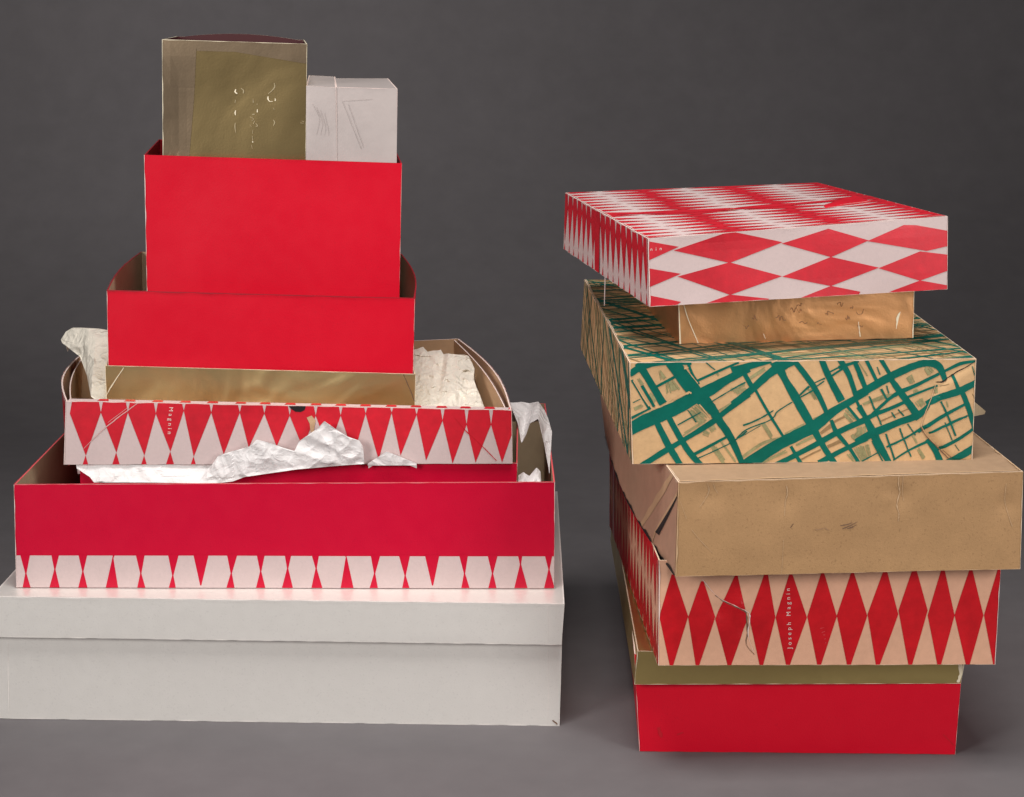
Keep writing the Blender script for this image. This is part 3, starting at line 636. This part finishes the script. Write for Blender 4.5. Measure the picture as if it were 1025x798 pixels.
# --- smaller red tray nested in it
yI = R.y()+.03
I = Box([(82, 560), (514, 558), (518, 463.5), (80, 466)], 0, y0=yI, d=.26, back=dict(BTR=(519, 404), BTL=(120, 410)), th=.0014)
root = empty('open_box', I.base(), 'plain crimson tray nested inside the largest red box, tissue over its front', 'box')
I.front.wear('t', 'crease_p', .0008, lo=.0002); I.front.wear('r', 'crease_p', .001, lo=.0002)
I.make(root, 'tray', 'crimson', 'kraft_in', 'crease_r')

# --- shallow diamond tray lying on that tray
zL = (I.f[2].z+I.f[3].z)/2
Lb = Box([(64, 465), (513, 464), (512.3, 410.5), (66, 401.5)], -.0, y0=I.y()-.004, d=.285, back=dict(BTL=(78, 357), BTR=(459, 339)), th=.0016,
         bows=dict(right=sinbow(.013, .8), left=sinbow(.011, .8)), ns=16)
root = empty('open_box', Lb.base(), 'shallow open tray with pointed red and pinkish white diamonds, holding cream tissue', 'box')
f = Lb.front
peaks = [(70, 414), (101, 413), (128, 413), (156, 414), (184, 411), (211.5, 413), (240, 413), (264.6, 414), (290, 416), (316, 416), (341, 416), (366, 414), (392, 413), (417, 415), (443, 421), (467, 425), (491.5, 425), (516, 424)]
tipx = [86, 116.6, 144.6, 170.7, 194, 224, 249, 277, 303, 329, 354, 379, 401, 426.5, 453, 476, 502.5]
tipy = [456, 453, 456, 452, 457, 455, 448, 447, 448, 450, 455, 460, 456, 461, 464, 463, 463]
for i in range(17):
    (xl, yl), (xr, yr) = peaks[i], peaks[i+1]
    xt, yt = tipx[i], tipy[i]
    top = 400+ (xt-66)*.0202
    f.polypx([(xl, yl), (xt, yt), (xr, yr), (xr-2.5, top-1), (xl+2.5, top-1)], 'print_red')
    if i < 8: f.polypx([(xt-(465-yt)*.32-1, 467), (xt+(465-yt)*.32, 467), (xt-.3, yt)], 'print_red')
f.text('Magnin', *f.px((170.5, 421)), .0062, math.radians(-92), 'edge', spacing=1.7)
f.ribbonpx([(84, 449, .4), (100, 433, .7), (117, 419, .9), (140, 402, .4)], 'crease_p', 4, .4); f.ribbonpx([(108, 423, .3), (128, 408, .5)], 'crease_p', 4, .5)
f.ribbonpx([(455, 418, .5), (467, 432, 1), (480, 444, .8), (497, 461, .8)], 'smudge', 4, .4)
f.polypx([(288, 405), (291, 409), (296, 412.2), (301, 412.5), (305, 410.5), (306, 407), (306, 404)], 'black', 4)
f.polypx([(307, 418), (310, 424), (311, 433), (314, 432), (316, 421), (312, 416)], 'kraft_light', 4)
f.wear('t', 'edge', .0012, lo=.0003); f.wear('l', 'edge', .0016, lo=.0004); f.wear('r', 'edge', .0010); f.wear('b', 'edge', .0006)
harlequin(Lb.left, .0, Lb.left.h*.7, .027, .075, 'print_red', .08); harlequin(Lb.right, .0, Lb.right.h*.7, .027, .075, 'print_red', .08)
Lb.right.wear('t', 'edge', .002, lo=.0004); Lb.left.wear('t', 'edge', .002, lo=.0004)
Lb.make(root, 'tray', 'pinkwhite', 'kraft_light', 'edge')
# thick folded rim along the front, and the inner linings standing off the bowed sides
fr = Lb.front
a, b_ = fr.c[3]+Vector((.002, .0018, .0002)), fr.c[2]+Vector((-.002, .0018, .0002))
rim = Panel(a, b_, b_+Vector((0, .007, .0004)), a+Vector((0, .007, .0004)), th=.0008, ns=30, nt=1, warp=0)
for i in range(17):
    x = (peaks[i+1][0]-66)/446.0
    rim.polym([(x*rim.w-.006, 0), (x*rim.w+.006, 0), (x*rim.w+.0045, rim.h), (x*rim.w-.0045, rim.h)], 'print_red', 1)
rim.wear('t', 'pinkkraft', .001)
rim.build('folded_rim', root, 'pinkwhite', 'kraft_in')
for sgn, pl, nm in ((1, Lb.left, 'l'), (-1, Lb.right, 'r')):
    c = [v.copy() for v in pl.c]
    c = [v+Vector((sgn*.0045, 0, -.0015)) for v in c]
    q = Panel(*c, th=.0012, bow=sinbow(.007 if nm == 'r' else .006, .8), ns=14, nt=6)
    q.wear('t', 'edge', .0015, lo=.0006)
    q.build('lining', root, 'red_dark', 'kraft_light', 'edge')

# --- gold foil tray and the red boxes above
yG = Lb.y()+.045
Gd = Box([(107, 440), (414.5, 447), (416, 374.5), (105.5, 366)], -.01, y0=yG, d=.20, back=dict(BTR=(400, 320), BTL=(130, 312)), th=.0012, ns=20, nt=8, warp=.0008)
root = empty('foil_tray', Gd.base(), 'shallow pale gold foil tray standing inside the open diamond tray', 'box lid')
f = Gd.front
f.ribbonpx([(106.5, 396, .5), (112, 386, 1.1), (124, 368, .6)], 'gold_hi', 3, .3); f.ribbonpx([(404, 375, .6), (410, 389, .8), (415, 402, .8)], 'pencil_and_shade', 3, .3)
f.wear('l', 'gold_hi', .0026, lo=.0012); f.wear('t', 'gold_hi', .0008, lo=.0002); f.wear('r', 'gold_hi', .0008)
Gd.make(root, 'tray', 'gold', 'kraft_in', 'gold_hi')
X2 = Box([(108.5, 369), (413.5, 377), (415.3, 298.5), (107, 290.5)], -.01, y0=Gd.y()+.006, d=.225, back=dict(BTL=(141, 252), BTR=(402, 254)), th=.0014,
         bows=dict(right=sinbow(.008, 1), left=sinbow(.006, 1)), warp=.0009)
root = empty('open_box', X2.base(), 'wide low bright red open box set on the pale gold foil tray', 'box')
X2.front.wear('l', 'edge', .0011, lo=.0003); X2.front.wear('r', 'edge', .0008); X2.front.wear('t', 'red_dark', .0012, lo=.0026, gaps=.2)  # dark strip on the rim paints the shade before the recessed box
X2.left.wear('t', 'crease_r', .001)
X2.make(root, 'tray', 'red', 'kraft_in', 'red_dark')
X = Box([(148, 330), (399, 337), (402.3, 163.5), (144.3, 155)], -.01, y0=X2.y()+.03, d=.15, back=dict(BTL=(159, 139.5), BTR=(396.5, 151.5)), th=.0014, warp=.0009)
root = empty('open_box', X.base(), 'bright red open box holding the tall gold box and small white box', 'box')
X.front.wear('l', 'edge', .0014, lo=.0003, gaps=.1); X.front.wear('r', 'edge', .0006); X.front.wear('t', 'smudge', .0010)
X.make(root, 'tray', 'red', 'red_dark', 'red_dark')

# --- gold box standing on end in the tall red box
GB = Box([(164, 290), (304, 293), (307.5, 44), (162.3, 39.5)], -.01, y0=X.y()+.012, d=.115, back=dict(BTL=(177, 36.5), BTR=(304.5, 40)), th=.0012,
         bows=dict(back=lambda u, v: .0), ns=18, nt=16, warp=.0009)
root = empty('foil_box', GB.base(), 'tall gold foil box standing open on end, embossed with small curls', 'box')
f = GB.front
f.polypx([(162, 39), (197, 41), (194, 100), (189, 165), (162, 165)], 'gold_pale', 1); f.polypx([(196, 40), (308, 44), (307, 64), (235, 52), (197, 51)], 'gold_pale', 1)
for pts in ([(236, 89.5, 1), (235.3, 92, 1.6), (237.5, 94, .7)], [(241, 88.3, .7), (243.6, 90.5, 1.1), (243.5, 93.5, 1.3)], [(235.7, 100, .6), (235.2, 103, .8)], [(236, 110.5, .6), (235.3, 113, 1.4), (235.8, 115.5, .6)],
            [(235.6, 123, .6), (235.2, 127, 1.1), (236, 133, .4)], [(274.5, 83, .6), (275, 87, 1.3), (272, 91, .9), (268.5, 94, .6)], [(268.4, 96.5, .8), (268.3, 99, 1.6), (270, 101.5, .7), (273, 101.5, .5)],
            [(275.5, 98.5, .6), (275.6, 101, 1.4)], [(274, 108, .4), (274.5, 110, .7)], [(273.5, 120, .5), (275, 122.5, 1.2), (273.8, 126, .6)], [(253.3, 99, .4), (253.5, 103, 1.1)], [(257.6, 104, .8), (257.2, 105, .7)],
            [(257.6, 109.5, .7), (257.6, 112.5, 1.4)], [(252.5, 114.6, 1), (255, 114.4, 1.1)], [(250, 117, .5), (254, 119, .5), (252, 121, .5)], [(255.2, 121, .5), (253.5, 124, .8)], [(256, 123.5, .6), (258, 126, .9), (256, 126.5, .5)],
            [(250, 125, .4), (252, 127, .4)], [(253, 130, .4), (253, 134, .5)], [(252.6, 136, .5), (253, 141, .6)], [(252.7, 141.7, 1.4), (253.5, 142.5, 1)], [(252, 145, .5), (252.6, 149, .5)], [(302, 121, .4), (304.5, 122, .6)], [(300.5, 123, .4), (304, 123.5, .5)]):
    f.ribbonpx([(x, y, w_*.9) for x, y, w_ in pts], 'gold_hi' if max(p[2] for p in pts) > 1.35 else 'gold_glint', 4, .15)  # embossing shown only by painted highlights, flat pale strokes
f.wear('l', 'gold_hi', .0014, lo=.0008); f.wear('t', 'gold_hi', .0010, lo=.0004); f.wear('r', 'gold_hi', .0008, lo=.0003)
body_names = None
GB.make(root, 'tray', 'gold_b', 'lining_shaded', 'gold_hi')
# arched rear tuck flap
c0, c1 = GB.b[3]+Vector((.001, -.002, -.002)), GB.b[2]+Vector((-.001, -.002, -.002))
V = []; Fc = []; n = 20; org = parent_world(root)
for off in (0, .001):
    for j in range(2):
        for i in range(n+1):
            u = i/n; p = c0*(1-u)+c1*u; V.append(p+Vector((0, off, (.0005+.0062*math.sin(math.pi*u)**.8) if j else -.02))-org)
ix = lambda l, j, i: l*2*(n+1)+j*(n+1)+i
for i in range(n):
    Fc.append((ix(0, 0, i), ix(0, 0, i+1), ix(0, 1, i+1), ix(0, 1, i))); Fc.append((ix(1, 0, i+1), ix(1, 0, i), ix(1, 1, i), ix(1, 1, i+1)))
    Fc.append((ix(0, 1, i), ix(0, 1, i+1), ix(1, 1, i+1), ix(1, 1, i)))
me = bpy.data.meshes.new('tuck_flap'); me.from_pydata(V, [], Fc)
for m in ('lining_shaded', 'gold_hi'): me.materials.append(M[m])
for i, p in enumerate(me.polygons): p.material_index = 1 if i % 3 == 2 else 0
link('tuck_flap', me, root)

# --- small embossed white box
WB = Box([(338, 250), (396, 251), (397.8, 89), (336.3, 87.2)], .02, y0=X.y()+.012, d=.11, back=dict(BTL=(334.5, 78.5), BTR=(388.5, 78.6)), th=.0012)
WC = Box([(306, 249), (338, 250), (336.5, 87.6), (306.5, 86)], .02, y0=X.y()+.010, d=.112, back=dict(BTL=(309, 75.5), BTR=(335.6, 76.8)), th=.0012)
root = empty('gift_box', WB.base(), 'small embossed white box with its cap pushed on, beside the tall gold box', 'box')
body = link('box_body', None, root)
for (x0, y0, x1, y1) in ((343, 101, 373, 99), (343, 101, 362, 149), (349, 104, 364, 147),):
    WB.front.ribbonpx([(x0, y0, .5), ((x0+x1)/2, (y0+y1)/2, .7), (x1, y1, .5)], 'crease_e' if 'crease_e' in M else 'embossed', 2, .3)
WB.front.wear('r', 'edge', .0008); WB.front.wear('t', 'edge', .0007, lo=.0002)
WB.make(body, 'closed', 'embossed', 'kraft_in', 'edge')
cap = link('lid', None, root)
for i in range(4):
    WC.front.ribbonpx([(313+i*4, 104+i*3, .35), (320+i*3, 118+i*4, .5), (317+i*4, 135, .3)], 'embossed', 2, .5)
WC.front.wear('r', 'edge', .0006, lo=.0005); WC.front.wear('t', 'edge', .0007, lo=.0002)
WC.make(cap, 'closed', 'embossed', 'kraft_in', 'edge')

# ================================================================== tissue paper
def lerp_poly(pts, t):
    """point on a polyline by arc position 0..1"""
    L = [0]
    for a, b in zip(pts, pts[1:]): L.append(L[-1]+math.dist(a[:2], b[:2]))
    d = t*L[-1]
    for i in range(len(pts)-1):
        if d <= L[i+1] or i == len(pts)-2:
            s_ = (d-L[i])/max(1e-9, L[i+1]-L[i]); return tuple(pts[i][k]*(1-s_)+pts[i+1][k]*s_ for k in range(len(pts[i])))
def tissue(label, top, bot, mat, nu=60, nv=26, amp=.006, freq=34, fold=.03, drop=.02, seed=0, byx=False):
    """crumpled sheet seen between an upper and a lower edge (x, y, depth), then turned over backwards past its upper edge"""
    T_ = []; V = []; Fc = []
    for i in range(nu+1):
        u = i/nu; a = lerp_poly(top, u); b = lerp_poly(bot, u)
        A = at_y(a[:2], a[2]); B = at_y(b[:2], b[2])
        for j in range(nv+1):
            t = j/nv
            p = B*(1-t)+A*t
            V.append(p)
        for j in range(1, 7):
            t = j/6
            V.append(A+Vector((0, fold*t, -drop*t*t)))
    m_ = nv+7
    q = Vector((seed*7.3, seed*3.1, 0))
    for i in range(nu+1):
        for j in range(m_):
            p = V[i*m_+j]
            e = min(1, j/3)*min(1, i/2+.2, (nu-i)/2+.2)
            # ridged crumples: folded facets rather than smooth waves
            a = p*freq+q
            r1 = 1-abs(noise.noise(Vector((a.x+a.z*.6, a.z*1.2, a.y*.4))))*2.4
            r2 = 1-abs(noise.noise(Vector((a.x*1.7-a.z*1.4, a.z*1.6+a.x*.8, 5.0))))*2.2
            r3 = noise.cell(a*1.3)*.15
            k = amp*(r1*.7+r2*.4+r3-.6)*e
            V[i*m_+j] = p+Vector((0, -k, 0)) if nv >= j and j not in (nv,) else p+Vector((0, -k*.5, 0))
    for i in range(nu):
        for j in range(m_-1): Fc.append((i*m_+j, (i+1)*m_+j, (i+1)*m_+j+1, i*m_+j+1))
    org = sum(V, Vector())/len(V); org.z = min(v.z for v in V)
    me = bpy.data.meshes.new('tissue_paper'); me.from_pydata([v-org for v in V], [], Fc); me.materials.append(M[mat])
    o = link('tissue_paper', me); o.location = org; o['label'] = label; o['category'] = 'tissue'; o['group'] = 'tissue paper in the open boxes'
    sm = o.modifiers.new('thickness', 'SOLIDIFY'); sm.thickness = .0003
    return o
yl = Lb.y()
tissue('pale tissue rising out of the left end of the diamond tray', [(61, 340, yl+.23), (66, 332, yl+.23), (72, 328.5, yl+.22), (89, 328.5, yl+.20), (112, 331.5, yl+.18)],
       [(62, 343, yl+.22), (72, 351, yl+.20), (80, 357, yl+.18), (87, 376, yl+.14), (91, 397, yl+.06), (112, 412, yl+.04)], 'tissue_warm', amp=.006, freq=30, seed=1)
tissue('crumpled cream tissue in the right end of the diamond tray', [(412, 351, yl+.20), (423.5, 347.6, yl+.20), (428, 352.5, yl+.19), (441, 350.5, yl+.19), (444, 355.4, yl+.18), (449, 354.4, yl+.17), (469, 356.4, yl+.17), (475, 369, yl+.15), (474, 380, yl+.12), (485, 408, yl+.06)],
       [(412, 418, yl+.05), (430, 419, yl+.04), (445, 419, yl+.04), (460, 419, yl+.04), (486, 412, yl+.04)], 'tissue_warm', nu=170, nv=70, amp=.008, freq=75, seed=2)
tissue('wide white tissue spilling over the nested crimson tray, below the diamond tray',
       [(76, 465, yl+.003), (120, 465, yl+.003), (170, 465, yl+.003), (213, 464, yl+.003), (218, 456.5, yl-.008), (229, 452.7, yl-.010), (250, 447, yl-.012), (257, 440, yl-.014), (272, 444, yl-.014), (280, 447, yl-.014), (295, 451.5, yl-.013),
        (299, 442, yl-.014), (309, 435, yl-.014), (318, 429, yl-.014), (324.5, 421.5, yl-.014), (335, 429, yl-.014), (348, 437, yl-.014), (359.6, 441, yl-.014), (363.5, 447, yl-.012)],
       [(77, 469, yl-.001), (90, 477.5, yl-.004), (94, 483, yl-.006), (142, 483, yl-.008), (215, 484, yl-.010), (233, 482, yl-.012), (245, 477.5, yl-.014), (297, 470, yl-.014), (342, 466, yl-.012), (364.5, 464.5, yl-.010)], 'tissue', nu=170, nv=30, amp=.0027, freq=30, fold=.006, drop=.012, seed=3)
tissue('small white tissue corner poking up before the diamond tray', [(368.5, 464, yl-.005), (387, 452, yl-.007), (400, 457, yl-.006), (417, 464, yl-.005)], [(368, 466, yl-.005), (417, 466, yl-.005)], 'tissue', nu=30, nv=8, amp=.001, fold=.003, drop=.006, seed=4)
tissue('sheer white tissue draped over the right side of the largest red box', [(509, 403, yl+.22), (522, 403, yl+.22), (530, 404.5, yl+.22), (539, 402, yl+.21), (545, 411, yl+.19), (549, 420, yl+.17), (552.5, 432, yl+.14)],
       [(513, 410, yl+.16), (519, 425, yl+.14), (522, 444, yl+.13), (526, 436, yl+.13), (530, 424, yl+.14), (539, 419, yl+.14), (545, 445, yl+.10), (550, 474, yl+.04)], 'tissue', nu=50, nv=20, amp=.008, freq=48, fold=.03, drop=.03, seed=5)
tissue('small tissue wad low in the gap right of the nested crimson tray', [(519, 476, yl+.02), (524, 473, yl+.03), (530, 477, yl+.03), (537, 468, yl+.04), (541, 472, yl+.04), (542, 482, yl+.03)], [(518, 492, yl+.01), (542, 492, yl+.01)], 'tissue', nu=30, nv=12, amp=.006, freq=60, fold=.02, drop=.02, seed=6)

# ------------------------------------------------------------------ light
w = bpy.data.worlds.new('World'); sc.world = w; w.use_nodes = True
w.node_tree.nodes['Background'].inputs[0].default_value = (.95, .96, 1, 1); w.node_tree.nodes['Background'].inputs[1].default_value = .07
def area(name, loc, tgt, sx, sy, e, col=(1, .975, .95), spread=180):
    l = bpy.data.lights.new(name, 'AREA'); l.shape = 'RECTANGLE'; l.size = sx; l.size_y = sy; l.energy = e; l.color = col; l.spread = math.radians(spread)
    o = bpy.data.objects.new(name, l); C.objects.link(o); o.location = loc
    o.rotation_euler = (Vector(tgt)-Vector(loc)).to_track_quat('-Z', 'Y').to_euler(); return o
area('softbox', (-1.75, -.05, 1.25), (-.1, 2.15, .22), .7, .9, 15.5, spread=110)
area('softbox', (1.95, .1, 1.05), (.15, 2.15, .22), .7, .9, 13.5, spread=110)
area('overhead_softbox', (.05, 1.4, 2.2), (.05, 1.85, 0), 1.0, .7, 10.5, spread=85)
area('added_backdrop_fill', (-1.5, 3.05, 1.5), (-.1, 4.5, .75), .5, .5, 5, spread=100)  # added out of view to lighten the upper left of the backdrop
sc.view_settings.view_transform = 'Standard'; sc.view_settings.look = 'None'; sc.view_settings.gamma = 1; sc.view_settings.exposure = 0
sc.render.engine = 'CYCLES'
for nm, b in dict(R0=R0, G=G, D=D, K=K, Gn=Gn, Cb=Cb, T=T, W=W, WL=WL, R=R, I=I, Lb=Lb, Gd=Gd, X2=X2, X=X, GB=GB, WB=WB).items():
    print('BOX', nm, 'y %.3f bot %.3f top %.3f  w %.3f' % (b.y(), b.botz(), b.topz(), b.front.w), 'dz', [round(p.z, 3) for p in b.f+b.b])
